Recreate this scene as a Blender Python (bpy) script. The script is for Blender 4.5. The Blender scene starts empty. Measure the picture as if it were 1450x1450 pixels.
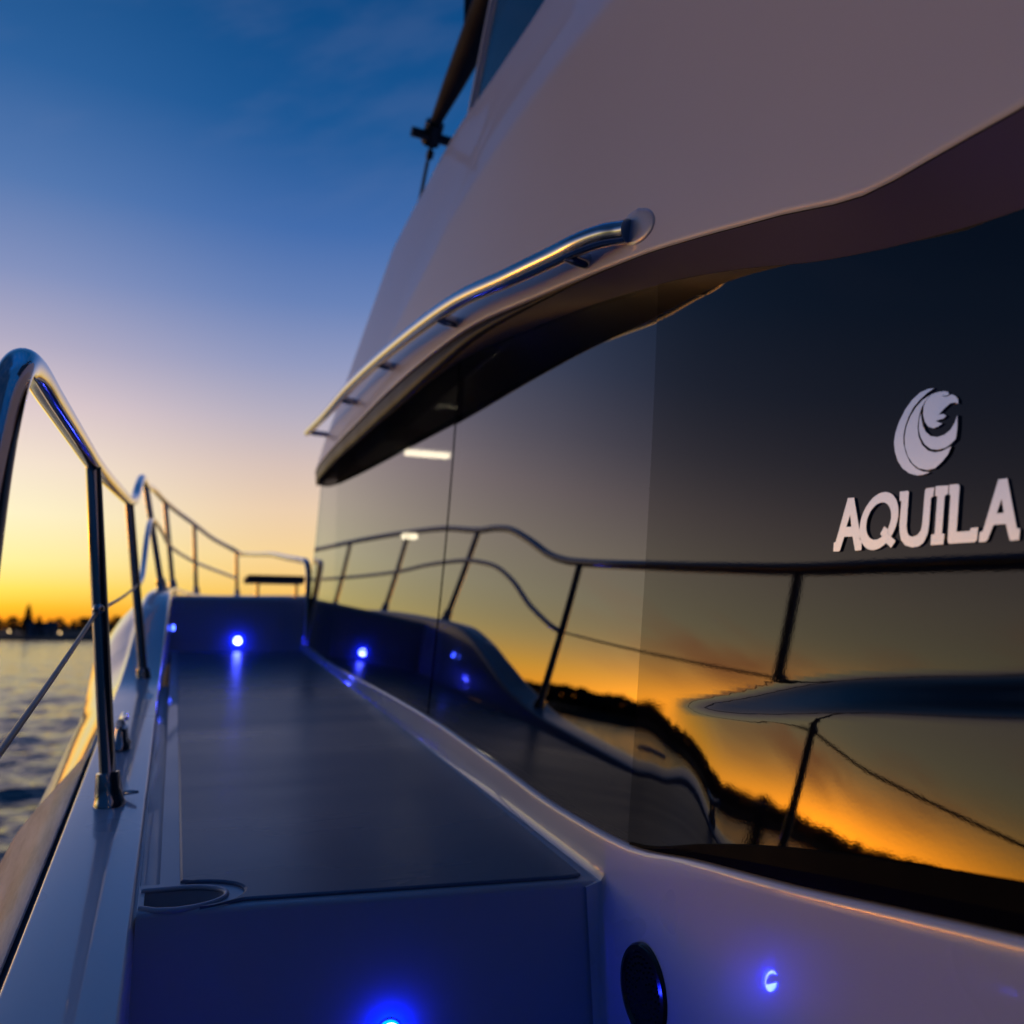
import bpy, bmesh, math, random
import numpy as np
from mathutils import Vector, Matrix, Quaternion
from mathutils.geometry import tessellate_polygon
random.seed(7)
sc = bpy.context.scene
COL = sc.collection
ZC = 2.35                     # height of the eye above the water; yacht meshes are laid out relative to it
ROOT = Vector((2.2, 3.0, 0.0))
# ------------------------------------------------------------------ materials
def mat(name): 
    m = bpy.data.materials.new(name); m.use_nodes = True
    nt = m.node_tree; b = nt.nodes['Principled BSDF']
    return m, nt, b
def N(nt, t, **k):
    n = nt.nodes.new(t)
    for a, v in k.items(): setattr(n, a, v)
    return n
def noise(nt, scale, detail=3, rough=.5, stretch=None):
    tc = N(nt, 'ShaderNodeTexCoord'); n = N(nt, 'ShaderNodeTexNoise')
    n.inputs['Scale'].default_value = scale; n.inputs['Detail'].default_value = detail; n.inputs['Roughness'].default_value = rough
    if stretch:
        mp = N(nt, 'ShaderNodeMapping'); mp.inputs['Scale'].default_value = stretch
        nt.links.new(tc.outputs['Object'], mp.inputs[0]); nt.links.new(mp.outputs[0], n.inputs['Vector'])
    else: nt.links.new(tc.outputs['Object'], n.inputs['Vector'])
    return n
def bump(nt, b, src, strength, dist=.01, prev=None, inp='Normal'):
    bp = N(nt, 'ShaderNodeBump'); bp.inputs['Strength'].default_value = strength; bp.inputs['Distance'].default_value = dist
    nt.links.new(src, bp.inputs['Height'])
    if prev: nt.links.new(prev.outputs[0], bp.inputs['Normal'])
    nt.links.new(bp.outputs[0], b.inputs[inp]); return bp
def vary(nt, b, inp, src, lo, hi, f0=.3, f1=.7):
    mr = N(nt, 'ShaderNodeMapRange'); mr.inputs[1].default_value = f0; mr.inputs[2].default_value = f1
    mr.inputs[3].default_value = lo; mr.inputs[4].default_value = hi
    nt.links.new(src, mr.inputs[0]); nt.links.new(mr.outputs[0], b.inputs[inp])
def mixcol(nt, b, src, c0, c1, f0=.35, f1=.65):
    r = N(nt, 'ShaderNodeValToRGB'); r.color_ramp.elements[0].position = f0; r.color_ramp.elements[1].position = f1
    r.color_ramp.elements[0].color = (*c0, 1); r.color_ramp.elements[1].color = (*c1, 1)
    nt.links.new(src, r.inputs[0]); nt.links.new(r.outputs[0], b.inputs['Base Color'])
def setp(b, **k):
    for a, v in k.items():
        b.inputs[a.replace('_', ' ')].default_value = (*v, 1) if isinstance(v, tuple) else v
def simple(name, col, rough, metal=0., ns=None, coat=0., dr=.06, ior=1.5, bs=0., bscale=40.):
    m, nt, b = mat(name); setp(b, Base_Color=col, Roughness=rough, Metallic=metal, IOR=ior)
    b.inputs['Coat Weight'].default_value = coat; b.inputs['Coat Roughness'].default_value = .03
    n = noise(nt, ns or 6.)
    vary(nt, b, 'Roughness', n.outputs[0], max(.01, rough-dr), rough+dr, .2, .8)
    mixcol(nt, b, n.outputs[0], tuple(c*.975 for c in col), col, .2, .8)
    if bs: bump(nt, b, noise(nt, bscale, 2).outputs[0], bs, .002)
    return m
M = {}
M['gel'] = simple('white_gelcoat', (.66, .70, .82), .30, coat=1., ns=3., dr=.05)
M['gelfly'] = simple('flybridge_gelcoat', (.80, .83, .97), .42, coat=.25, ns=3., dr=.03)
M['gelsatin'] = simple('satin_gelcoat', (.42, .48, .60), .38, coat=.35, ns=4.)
M['under'] = simple('underside_shade_tone', (.24, .21, .27), .38, coat=0., ns=5.); M['under'].node_tree.nodes['Principled BSDF'].inputs['Specular IOR Level'].default_value = .22  # overhang underside: its shade is put into this darker colour
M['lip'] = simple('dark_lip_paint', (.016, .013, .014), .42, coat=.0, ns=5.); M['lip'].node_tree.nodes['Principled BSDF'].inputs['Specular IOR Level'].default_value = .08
M['wire'] = simple('grey_wire_rope', (.16, .16, .17), .4, .6, ns=60.)
M['steel'] = simple('polished_steel', (.56, .57, .60), .08, 1., ns=12., dr=.04)
M['dark'] = simple('black_rubber', (.012, .012, .014), .45, ns=20.)
M['darkrefl'] = simple('dark_reflection_black', (.003, .003, .0035), .5, ns=20.)  # flat black painted in place of a dark reflection
M['darkrefl'].node_tree.nodes['Principled BSDF'].inputs['Specular IOR Level'].default_value = .02
M['darkgloss'] = simple('black_gloss_plastic', (.01, .01, .012), .12, ns=20., dr=.03)
M['letter'] = simple('brushed_letter_metal', (.93, .94, .98), .24, 1., ns=30., dr=.03)
M['cushion'] = simple('dark_cushion_vinyl', (.03, .03, .036), .6, ns=15.)
M['interior'] = simple('dark_interior', (.02, .016, .014), .7, ns=3.)
M['wood'] = simple('weathered_piling_wood', (.05, .04, .033), .85, ns=3., bs=.5, bscale=8.)
M['bark'] = simple('bark', (.035, .028, .022), .9, ns=3.)
M['house'] = simple('painted_siding', (.3, .32, .36), .7, ns=2.)
M['roof'] = simple('roof_shingle', (.05, .05, .055), .85, ns=4.)
M['ground'] = simple('shore_soil', (.05, .045, .03), .95, ns=.2)
M['canvas'] = simple('black_canvas', (.012, .012, .014), .8, ns=10.)
# non-skid
m, nt, b = mat('grey_nonskid'); setp(b, Base_Color=(.2, .21, .24), Roughness=.36); b.inputs['Specular IOR Level'].default_value = .3
n1 = noise(nt, 900, 1); bp = bump(nt, b, n1.outputs[0], .12, .0006)
n2 = noise(nt, 2.2, 4, .5, (.25, 1.5, 1.)); vary(nt, b, 'Roughness', n2.outputs[0], .24, .36); mixcol(nt, b, n2.outputs[0], (.095, .15, .25), (.112, .17, .275))
M['nonskid'] = m
# rub rail, grey streaks drawn out along its length
m, nt, b = mat('streaked_rub_strip'); setp(b, Roughness=.6); b.inputs['Coat Weight'].default_value = .15; b.inputs['Coat Roughness'].default_value = .2
n1 = noise(nt, 22, 7, .7, (1., .10, 1.)); mixcol(nt, b, n1.outputs[0], (.42, .40, .40), (.80, .77, .76), .36, .64); bump(nt, b, n1.outputs[0], .4, .004)
M['rub'] = m
# dark gloss painted panel: a little orange peel
m, nt, b = mat('black_gloss_panel'); setp(b, Base_Color=(.004, .004, .005), Roughness=.02, IOR=1.50)
n1 = noise(nt, 300, 2); n2 = noise(nt, 3.5, 1)
p = bump(nt, b, n1.outputs[0], .013, .0010)
bump(nt, b, n2.outputs[0], .02, .006, p)
M['blackpanel'] = m
# tinted glass: dark, mirror like, slightly see-through
m, nt, b = mat('tinted_glass')
nt.nodes.remove(b); out = nt.nodes['Material Output']
tr = N(nt, 'ShaderNodeBsdfTransparent'); tr.inputs[0].default_value = (.10, .10, .105, 1)
gl = N(nt, 'ShaderNodeBsdfGlossy'); gl.inputs['Roughness'].default_value = .004; gl.inputs[0].default_value = (.97, .97, 1, 1)
fr = N(nt, 'ShaderNodeFresnel'); fr.inputs[0].default_value = 1.82
mx = N(nt, 'ShaderNodeMixShader'); nn = noise(nt, 1.6, 1); bb = N(nt, 'ShaderNodeBump'); bb.inputs['Strength'].default_value = .02; bb.inputs['Distance'].default_value = .004
nt.links.new(nn.outputs[0], bb.inputs['Height']); nt.links.new(bb.outputs[0], gl.inputs['Normal'])
nt.links.new(fr.outputs[0], mx.inputs[0]); nt.links.new(tr.outputs[0], mx.inputs[1]); nt.links.new(gl.outputs[0], mx.inputs[2]); nt.links.new(mx.outputs[0], out.inputs[0])
M['glass'] = m
m, nt, b = mat('clear_screen'); setp(b, Base_Color=(.03, .06, .12), Roughness=.08, IOR=1.5); b.inputs['Alpha'].default_value = .8
nn = noise(nt, 3, 1); vary(nt, b, 'Roughness', nn.outputs[0], .05, .12); M['screen'] = m
def emis(name, col, s):
    m, nt, b = mat(name); setp(b, Base_Color=(.02, .02, .02)); b.inputs['Emission Color'].default_value = (*col, 1); b.inputs['Emission Strength'].default_value = s
    n = noise(nt, 20, 1); vary(nt, b, 'Roughness', n.outputs[0], .2, .3); return m
M['led'] = emis('blue_led', (.04, .08, 1.), 14.)
M['ledhot'] = emis('blue_white_led', (.30, .36, 1.), 22.)
M['ledring'] = emis('blue_led_ring', (.0, .008, 1.), 85.)
M['warm'] = emis('warm_cabin_lamp', (1., .86, .56), 14.)
M['shorelamp'] = emis('warm_shore_lamp', (1., .66, .30), 9.)
M['shorelampb'] = emis('blue_shore_lamp', (.22, .42, 1.), 12.)
# leaves, water
m, nt, b = mat('leaf_dark_green'); n1 = noise(nt, .8, 3); mixcol(nt, b, n1.outputs[0], (.022, .034, .012), (.05, .068, .028)); setp(b, Roughness=.6); M['leaf'] = m
m, nt, b = mat('harbour_water'); setp(b, Base_Color=(.03, .036, .045), Roughness=.12, IOR=1.36)
a1 = noise(nt, .55, 4, .55, (.55, 1.1, 1)); a2 = noise(nt, 2.3, 3, .6, (.6, 1.2, 1)); a3 = noise(nt, .09, 2, .5)
p = bump(nt, b, a1.outputs[0], .6, .25); p = bump(nt, b, a2.outputs[0], .8, .10, p); M['water'] = m

# ------------------------------------------------------------------ builders
def link(name, me, m, parent=None, smooth=40., loc=None):
    o = bpy.data.objects.new(name, me); COL.objects.link(o)
    ms = m if isinstance(m, list) else [m]
    for q in ms: me.materials.append(q)
    if smooth:
        me.polygons.foreach_set('use_smooth', [True]*len(me.polygons)); me.set_sharp_from_angle(angle=math.radians(smooth))
    if parent: o.parent = parent
    if loc is not None: o.location = loc
    return o
def fin(name, bm, m, parent=None, smooth=40., loc=None, normals=True):
    bmesh.ops.remove_doubles(bm, verts=bm.verts, dist=1e-6)
    if normals: bmesh.ops.recalc_face_normals(bm, faces=bm.faces)
    me = bpy.data.meshes.new(name); bm.to_mesh(me); bm.free(); return link(name, me, m, parent, smooth, loc)
def pchip(xs, ys):
    xs = np.array(xs, float); ys = np.array(ys, float); h = np.diff(xs); d = np.diff(ys)/h; n = len(xs); k = np.zeros(n)
    for i in range(1, n-1):
        if d[i-1]*d[i] > 0:
            w1 = 2*h[i]+h[i-1]; w2 = h[i]+2*h[i-1]; k[i] = (w1+w2)/(w1/d[i-1]+w2/d[i])
    k[0] = d[0]; k[-1] = d[-1]
    def f(x):
        x = min(max(x, xs[0]), xs[-1]); i = min(max(int(np.searchsorted(xs, x))-1, 0), n-2); t = (x-xs[i])/h[i]
        return float((1+2*t)*(1-t)**2*ys[i]+t*(1-t)**2*h[i]*k[i]+t*t*(3-2*t)*ys[i+1]+t*t*(t-1)*h[i]*k[i+1])
    return f
def spline(pts, sub=8):
    P = [Vector(p) for p in pts]; out = []
    for i in range(len(P)-1):
        a = P[i-1] if i else P[0]*2-P[1]; b_ = P[i]; c = P[i+1]; d = P[i+2] if i+2 < len(P) else P[-1]*2-P[-2]
        ta = max((b_-a).length, 1e-6)**.5; tb = max((c-b_).length, 1e-6)**.5; tc = max((d-c).length, 1e-6)**.5
        m1 = (b_-a)/ta-(c-a)/(ta+tb)+(c-b_)/tb; m2 = (c-b_)/tb-(d-b_)/(tb+tc)+(d-c)/tc; m1 *= tb; m2 *= tb
        for j in range(sub):
            t = j/sub; out.append((1+2*t)*(1-t)**2*b_+t*(1-t)**2*m1+t*t*(3-2*t)*c+t*t*(t-1)*m2)
    out.append(P[-1]); return out
def tube(bm, pts, r, n=20, cap=True):
    P = [Vector(p) for p in pts]; R = r if isinstance(r, (list, tuple)) else [r]*len(P); rings = []
    t = (P[1]-P[0]).normalized(); u = t.orthogonal().normalized()
    for i, p in enumerate(P):
        t2 = ((P[min(i+1, len(P)-1)]-P[max(i-1, 0)])).normalized(); u = t.rotation_difference(t2) @ u; t = t2
        u = (u-t*u.dot(t)).normalized(); v = t.cross(u)
        rings.append([bm.verts.new(p+(u*math.cos(a)+v*math.sin(a))*R[i]) for a in [2*math.pi*k/n for k in range(n)]])
    for a, b_ in zip(rings, rings[1:]):
        for k in range(n): bm.faces.new((a[k], a[(k+1) % n], b_[(k+1) % n], b_[k]))
    if cap: bm.faces.new(rings[0][::-1]); bm.faces.new(rings[-1])
    return bm
def loft(bm, rings, closed=False):
    V = [[bm.verts.new(p) for p in r] for r in rings]
    for a, b_ in zip(V, V[1:]):
        n = len(a)
        for k in range(n if closed else n-1):
            q = (a[k], a[(k+1) % n], b_[(k+1) % n], b_[k])
            try: bm.faces.new(q)
            except ValueError: pass
    return V
def box(bm, lo, hi, bev=0.):
    r = bmesh.ops.create_cube(bm, size=1.); vs = r['verts']
    for v in vs: v.co = Vector([lo[i]+(v.co[i]+.5)*(hi[i]-lo[i]) for i in range(3)])
    if bev:
        es = list({e for v in vs for e in v.link_edges}); bmesh.ops.bevel(bm, geom=es, offset=bev, segments=3, affect='EDGES', profile=.5)
def lathe(bm, prof, c, axis, n=32):            # prof: (radius, height along axis)
    axis = Vector(axis).normalized(); u = axis.orthogonal().normalized(); v = axis.cross(u); c = Vector(c)
    rings = [[bm.verts.new(c+axis*h+(u*math.cos(a)+v*math.sin(a))*max(r, 1e-5)) for a in [2*math.pi*k/n for k in range(n)]] for r, h in prof]
    for a, b_ in zip(rings, rings[1:]):
        for k in range(n): bm.faces.new((a[k], a[(k+1) % n], b_[(k+1) % n], b_[k]))
    bm.faces.new(rings[0][::-1]); bm.faces.new(rings[-1])
def tag(o, label=None, cat=None, group=None, kind=None):
    for k, v in (('label', label), ('category', cat), ('group', group), ('kind', kind)):
        if v: o[k] = v
    return o
OFF = Vector((0, 0, ZC))-ROOT
yacht = bpy.data.objects.new('yacht', None); COL.objects.link(yacht); yacht.location = ROOT
tag(yacht, 'white motor yacht with black glass cabin side, polished rails and blue step lights', 'yacht')
def part(name, bm, m, parent=None, smooth=40., normals=True):
    return fin(name, bm, m, parent or yacht, smooth, OFF if parent is None else None, normals)
def ss(a, b_, x):
    t = min(max((x-a)/(b_-a), 0.), 1.); return t*t*(3-2*t)
LETTERS = [
  [[(0.8115,0.0989),(0.8109,0.1097),(0.8077,0.1103),(0.7885,0.1618),(0.7785,0.1608),(0.769,0.1194),(0.7682,0.1084),(0.7654,0.108),(0.7658,0.0964),(0.7757,0.0967),(0.78,0.114),(0.7935,0.1151),(0.8001,0.0995),(0.8019,0.0982)],[(0.7845,0.1409),(0.782,0.1262),(0.7904,0.1267)]],
  [[(0.7112,0.1295),(0.7108,0.135),(0.7113,0.1403),(0.7125,0.1452),(0.7146,0.1497),(0.7174,0.1535),(0.7209,0.1565),(0.725,0.1587),(0.7295,0.16),(0.7344,0.1603),(0.7394,0.1596),(0.7445,0.1579),(0.7495,0.1553),(0.7542,0.1517),(0.7584,0.1474),(0.7621,0.1425),(0.765,0.1371),(0.7672,0.1313),(0.7685,0.1255),(0.7689,0.1197),(0.7683,0.1141),(0.7668,0.109),(0.7645,0.1045),(0.7614,0.1008),(0.7576,0.0978),(0.7534,0.0959),(0.7487,0.0949),(0.7437,0.0949),(0.7387,0.0959),(0.7337,0.0978),(0.729,0.1006),(0.7245,0.1042),(0.7206,0.1085),(0.7172,0.1133),(0.7144,0.1185),(0.7124,0.1239)],[(0.7213,0.1292),(0.7212,0.1328),(0.7216,0.1362),(0.7225,0.1394),(0.724,0.1423),(0.7259,0.1447),(0.7283,0.1466),(0.731,0.1479),(0.7339,0.1486),(0.7371,0.1487),(0.7403,0.1482),(0.7436,0.147),(0.7467,0.1452),(0.7497,0.1429),(0.7523,0.14),(0.7545,0.1368),(0.7563,0.1333),(0.7576,0.1296),(0.7583,0.1259),(0.7584,0.1222),(0.758,0.1186),(0.7569,0.1154),(0.7554,0.1125),(0.7533,0.1102),(0.7509,0.1083),(0.7481,0.1071),(0.745,0.1065),(0.7419,0.1065),(0.7386,0.1072),(0.7354,0.1085),(0.7324,0.1103),(0.7296,0.1127),(0.727,0.1155),(0.7249,0.1186),(0.7232,0.122),(0.722,0.1256)]],
  [[(0.7307,0.1205),(0.7247,0.1159),(0.7263,0.1122),(0.7143,0.1021),(0.7206,0.0949),(0.7275,0.1007),(0.7367,0.1126)]],
  [[(0.7094,0.1572),(0.6989,0.1566),(0.6972,0.1559),(0.6967,0.1539),(0.6997,0.1176),(0.6987,0.1099),(0.6959,0.1059),(0.6913,0.1042),(0.6849,0.1054),(0.6803,0.1101),(0.6785,0.1166),(0.6749,0.1528),(0.6731,0.1551),(0.6628,0.1546),(0.6641,0.1447),(0.6669,0.1444),(0.6696,0.1141),(0.6714,0.1054),(0.6767,0.0964),(0.683,0.093),(0.6921,0.0927),(0.7015,0.0958),(0.7072,0.1025),(0.7093,0.1111),(0.7096,0.1204),(0.7069,0.1462),(0.7094,0.1466)]],
  [[(0.6607,0.1555),(0.6444,0.1538),(0.6453,0.1445),(0.6492,0.1436),(0.6528,0.1034),(0.6497,0.1031),(0.6511,0.092),(0.6673,0.0928),(0.6665,0.1037),(0.6621,0.1041),(0.6585,0.1446),(0.6613,0.1447)]],
  [[(0.643,0.1541),(0.633,0.1533),(0.6312,0.1521),(0.6306,0.1494),(0.6347,0.1033),(0.6186,0.1025),(0.6181,0.1052),(0.6094,0.1053),(0.6108,0.0926),(0.6132,0.0905),(0.6431,0.0919),(0.6452,0.0933),(0.6455,0.0962),(0.6416,0.1432),(0.6436,0.1435)]],
  [[(0.5864,0.1502),(0.5767,0.1498),(0.5677,0.0994),(0.5644,0.0987),(0.5655,0.088),(0.5747,0.088),(0.5764,0.0924),(0.5791,0.105),(0.5926,0.1056),(0.5993,0.0914),(0.6016,0.0899),(0.6093,0.09),(0.6081,0.1002),(0.6045,0.1009)],[(0.5833,0.1306),(0.581,0.1161),(0.5889,0.1164)]],
]
EMBLEM = [
  [[(0.6621,0.2649),(0.6698,0.2663),(0.6809,0.2651),(0.6922,0.2594),(0.7018,0.2507),(0.7106,0.2384),(0.7159,0.2268),(0.7179,0.216),(0.7165,0.2045),(0.7125,0.1934),(0.7057,0.1834),(0.6961,0.1758),(0.6849,0.1715),(0.6758,0.1711),(0.6686,0.1721),(0.6776,0.1745),(0.6868,0.1799),(0.6952,0.1885),(0.7009,0.1998),(0.7042,0.2115),(0.7044,0.221),(0.7019,0.2316),(0.697,0.2415),(0.6904,0.2502),(0.6809,0.2572),(0.6717,0.2618)]],
  [[(0.6666,0.2586),(0.6773,0.2555),(0.6866,0.2492),(0.6942,0.2408),(0.6999,0.2303),(0.7023,0.219),(0.7019,0.2078),(0.698,0.1961),(0.6914,0.1862),(0.6831,0.1793),(0.6722,0.1753),(0.6615,0.1753),(0.6527,0.1804),(0.645,0.187),(0.6406,0.195),(0.6457,0.1939),(0.6527,0.1923),(0.6614,0.1926),(0.6703,0.1964),(0.6784,0.2045),(0.683,0.2147),(0.6844,0.2259),(0.6829,0.2365),(0.6792,0.2465),(0.6736,0.2537)]],
  [[(0.6796,0.2404),(0.6816,0.2347),(0.6826,0.224),(0.6802,0.2141),(0.6748,0.2045),(0.6667,0.1977),(0.6579,0.1949),(0.6474,0.195),(0.6406,0.198),(0.6347,0.2019),(0.6328,0.2126),(0.6323,0.2272),(0.6361,0.2192),(0.6413,0.213),(0.649,0.2095),(0.6578,0.2089),(0.6666,0.2119),(0.6729,0.2179),(0.6771,0.2258),(0.6789,0.234)]],
  [[(0.6657,0.2589),(0.6573,0.2591),(0.6485,0.2578),(0.6442,0.2556),(0.643,0.2536),(0.6443,0.2521),(0.6477,0.2522),(0.6517,0.2538),(0.6503,0.2523),(0.646,0.2509),(0.6417,0.2514),(0.64,0.252),(0.6349,0.2488),(0.6319,0.2443),(0.6317,0.2394),(0.6358,0.2419),(0.6418,0.2424),(0.6479,0.2394),(0.6567,0.2337),(0.6505,0.2329),(0.6468,0.23),(0.6506,0.2279),(0.6603,0.2277),(0.6576,0.2255),(0.652,0.2227),(0.6577,0.2205),(0.6639,0.2201),(0.6702,0.2234),(0.6747,0.2299),(0.677,0.2382),(0.6764,0.2474),(0.6727,0.2542)]],
]
# ------------------------------------------------------------------ shape of the side (X athwart, Y forward = s, Z up)
sr = lambda x: 1.400-.115*x                                          # line of the near step across the deck
zd = lambda s: -.52+.085*s                                          # side deck
zg = pchip([-3, .2, 3.1, 3.4, 3.7, 4.0, 4.25, 4.5, 4.85, 6.1, 7.1, 8.3, 9.3, 10.6], [-.874, -.535, -.227, -.185, -.10, .03, .135, .2, .232, .295, .305, .35, .40, .46])   # gunwale top
xc = pchip([-3, 3.2, 4.5, 4.85, 6.1, 7.1, 8.3, 9.3, 10.0, 10.6], [-.10, -.10, -.07, -.062, .01, .165, .55, 1.12, 1.75, 2.4])
wi = pchip([-3, 3.0, 4.3, 4.85, 6.1, 10.6], [.07, .07, .062, .058, .055, .05])
zb = pchip([-3, .3, .544, .70, .83, 1.02, 1.264, 1.51, 1.84, 2.44, 3.95, 4.98, 6.], [-.15, -.225, -.2504, -.268, -.2834, -.303, -.334, -.325, -.293, -.236, -.14, -.055, .0])
zt = pchip([-3, .3, .56, .69, .83, 1.03, 1.22, 1.71, 2.54, 3.5, 5.2], [.30, .40, .424, .45, .488, .558, .616, .727, .859, .93, 1.0])
def Xw(s, z):
    x = .74+.1*z
    if z > 0: x -= .03*z*z
    t = max(0., s-1.7); x -= .012*(t*t/(t+.5))
    return x
SC = pchip([-3, .3, .57, .735, .79, 1.0, 1.095, 1.3], [-.02, -.035, -.058, -.068, -.073, -.1, -.107, -.11])     # crease height
def bulge(s, z):
    if s > 1.26: return 0.
    d = .0125*ss(1.135, .74, s)+.004*ss(1.16, 1.02, s); h = .008+.014*ss(1.14, .85, s); c = SC(s)
    k = ss(c+h, c-h, z); k2 = max(0., c-h-z)
    return d*k+ss(1.24, .98, s)*.075*k2
def wallgrid(bm, s0, s1, ns, nz, off=0., z0f=zb, z1f=zt, disp=None):
    rows = []
    for i in range(ns+1):
        s = s0+(s1-s0)*i/ns; a = z0f(s); c = z1f(s); row = []
        for j in range(nz+1):
            z = a+(c-a)*j/nz; row.append((Xw(s, z)-off-(disp(s, z) if disp else 0.), s, z))
        row = [(row[0][0]+.02, s, row[0][2])]+row+[(row[-1][0]+.02, s, row[-1][2])]
        rows.append(row)
    rows = [[(p[0]+.02, p[1], p[2]) for p in rows[0]]]+rows+[[(p[0]+.02, p[1], p[2]) for p in rows[-1]]]
    loft(bm, rows)
# painted panel, panes
bm = bmesh.new(); wallgrid(bm, -1.6, 1.2635, 150, 130, .0025, disp=bulge); panel = part('window_panel', bm, M['blackpanel'], smooth=50)
panel['label'] = 'black gloss panel with a sculpted crease'
for a, c, o in ((1.2665, 2.4475, .0), (2.4525, 4.2375, .0025), (4.2425, 4.975, .001)):
    bm = bmesh.new(); wallgrid(bm, a, c, 30, 24, o); part('window_pane', bm, M['glass'], smooth=50)
for s in (1.265, 2.45, 4.24):                                       # black backing seen in the joints
    bm = bmesh.new(); loft(bm, [[(Xw(s, z)+.012, s+d, z) for z in np.linspace(zb(s)+.004, zt(s)-.004, 12)] for d in (-.012, .012)]); part('window_mullion', bm, M['dark'])
bm = bmesh.new(); rg = []
for s in np.linspace(-1.6, 1.25, 70):
    h = .002+.038*ss(1.27, .75, s); a = zb(s); x1 = Xw(s, a+h)-bulge(s, a+h); x0_ = Xw(s, a)-bulge(s, a)
    rg.append([(x1+.004, s, a+h+.002), (x1-.0065, s, a+h), (x1-.0075, s, a+h-.003), (x0_-.006, s, a+h*.4), (x0_-.005, s, a-.001)])
loft(bm, rg); part('reflection_band', bm, M['darkrefl'], smooth=12)  # black band standing in for the dark reflection at the panel's foot
# cabin lower side (coaming) : lip under the glass and down to the deck
bm = bmesh.new(); rings = []
for s in list(np.linspace(-1.6, 1.308, 50))+list(np.linspace(1.320, 5.02, 70)):
    b0 = zb(s); x = Xw(s, b0)-bulge(s, b0); bot = zd(s)-.004 if s > 1.314 else -1.0
    p = [(x+.03, b0-.003), (x-.006, b0-.0035), (x-.0095, b0-.006), (x-.011, b0-.011), (x-.0125, b0-.02)]
    if s > 1.314:
        h = b0-.02-bot
        p += [(x-.013, bot+h*.62), (x-.015, bot+h*.42), (x-.018, bot+h*.22), (x-.023, bot+h*.08), (x-.032, bot+.003), (x-.05, bot-.002)]
    else:
        p += [(x-.0128, b0-.06), (x-.0138, b0-.12), (x-.0165, b0-.25), (x-.020, b0-.40), (x-.024, b0-.55), (x-.028, -1.0)]
    rings.append([(q[0], s, q[1]) for q in p])
loft(bm, rings); part('cabin_side', bm, M['gel'])
# side deck with a drain pocket cut in its aft outboard corner
def dxi(s): return .010
HC = (.032, 1.432)
hole = []
for k in range(25):
    a = -math.pi/2+math.pi*k/24
    hole.append((.026+.074*math.cos(a), 1.441+.043*math.sin(a)))
hole += [(-.017, 1.484), (-.017, 1.424)]
bm = bmesh.new()
e_ = .008
outer = [(-.0255, sr(-.0255)+e_), (.712, sr(.712)+e_), (.775, 5.02), (.004, 5.02), (.004, 1.512), (-.0255, 1.512)]
dense = []
for i in range(6):
    a, c = outer[i], outer[(i+1) % 6]; n = 40 if i in (1, 3) else 16 if i in (0, 2) else 4
    dense += [(a[0]+(c[0]-a[0])*t/n, a[1]+(c[1]-a[1])*t/n) for t in range(n)]
tri = tessellate_polygon([[Vector((x, y, 0)) for x, y in dense], [Vector((x, y, 0)) for x, y in hole]])
allp = dense+hole; V = [bm.verts.new((x, y, zd(y))) for x, y in allp]
for t in tri:
    try: bm.faces.new([V[i] for i in t])
    except ValueError: pass
nh = len(hole); H = V[len(dense):]; L = [bm.verts.new((.04+(x-.04)*.92, 1.441+(y-1.441)*.9, zd(y)-.065)) for x, y in hole]
for i in range(nh): bm.faces.new((H[i], H[(i+1) % nh], L[(i+1) % nh], L[i]))
bm.faces.new(L)
loft(bm, [[(x, sr(x)+e_-.008*math.sin(a), zd(sr(x)+e_)-.008*(1-math.cos(a))) for x in np.linspace(-.0255, .712, 17)] for a in np.linspace(0, math.pi/2, 6)])
deck = part('side_deck', bm, M['gelsatin'], smooth=19)
# raised rim of the pocket
bm = bmesh.new(); ring = [Vector((x, y, zd(y)+.001)) for x, y in hole[:25]]
ring = [Vector((-.022, 1.419, zd(1.419)+.001)), Vector((.0, 1.403, zd(1.403)+.001))]+ring+[Vector((-.022, 1.486, zd(1.486)+.001))]
tube(bm, ring, .0042, 10); part('drain_rim', bm, M['gelsatin'], deck)
bm = bmesh.new(); fl_ = [bm.verts.new((.04+(x-.04)*.96, 1.441+(y-1.441)*.95, zd(y)-.032)) for x, y in hole]; bm.faces.new(fl_)  # flat black sheet above the pocket floor, makes it look deeper and darker
part('drain_black_sheet', bm, M['dark'], deck); bm = bmesh.new(); c = Vector((.040, 1.441, zd(1.441)-.030)); lathe(bm, [(.001, .002), (.034, .002), (.036, 0), (.036, -.004)], c, (0, 0, 1))
for k in range(5): box(bm, (c.x-.028, c.y-.026+k*.012, c.z+.0015), (c.x+.028, c.y-.021+k*.012, c.z+.006))
part('drain_grate', bm, M['darkgloss'], deck)
# non-skid panel with its bevelled edge, notched round the pocket
def notch():
    pts = []
    P = [(.034, 4.94), (.034, 1.505), (.050, 1.500)]
    for k in range(13):
        a = math.pi/2-math.pi*k/12*.93
        P.append((.041+.086*math.cos(a)*1.0, 1.4435+.055*math.sin(a)))
    P += [(.124, sr(.124)+.019), (.635, sr(.635)+.019), (.653, sr(.653)+.021), (.663, sr(.663)+.03)]
    for s in np.linspace(1.5, 4.94, 24): P.append((.664+.018*(s-1.4), s))
    return P
def shrink(P, d):
    n = len(P); out = []
    A = sum(P[i][0]*P[(i+1) % n][1]-P[(i+1) % n][0]*P[i][1] for i in range(n)); sg = 1 if A > 0 else -1
    for i in range(n):
        a = Vector(P[i-1]); b_ = Vector(P[i]); c = Vector(P[(i+1) % n]); e1 = (b_-a).normalized(); e2 = (c-b_).normalized()
        n1 = Vector((-e1.y, e1.x))*sg; n2 = Vector((-e2.y, e2.x))*sg; q = (n1+n2); q = q/max(q.length_squared/2, .6)
        out.append(tuple(b_+q*d))
    return out
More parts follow.
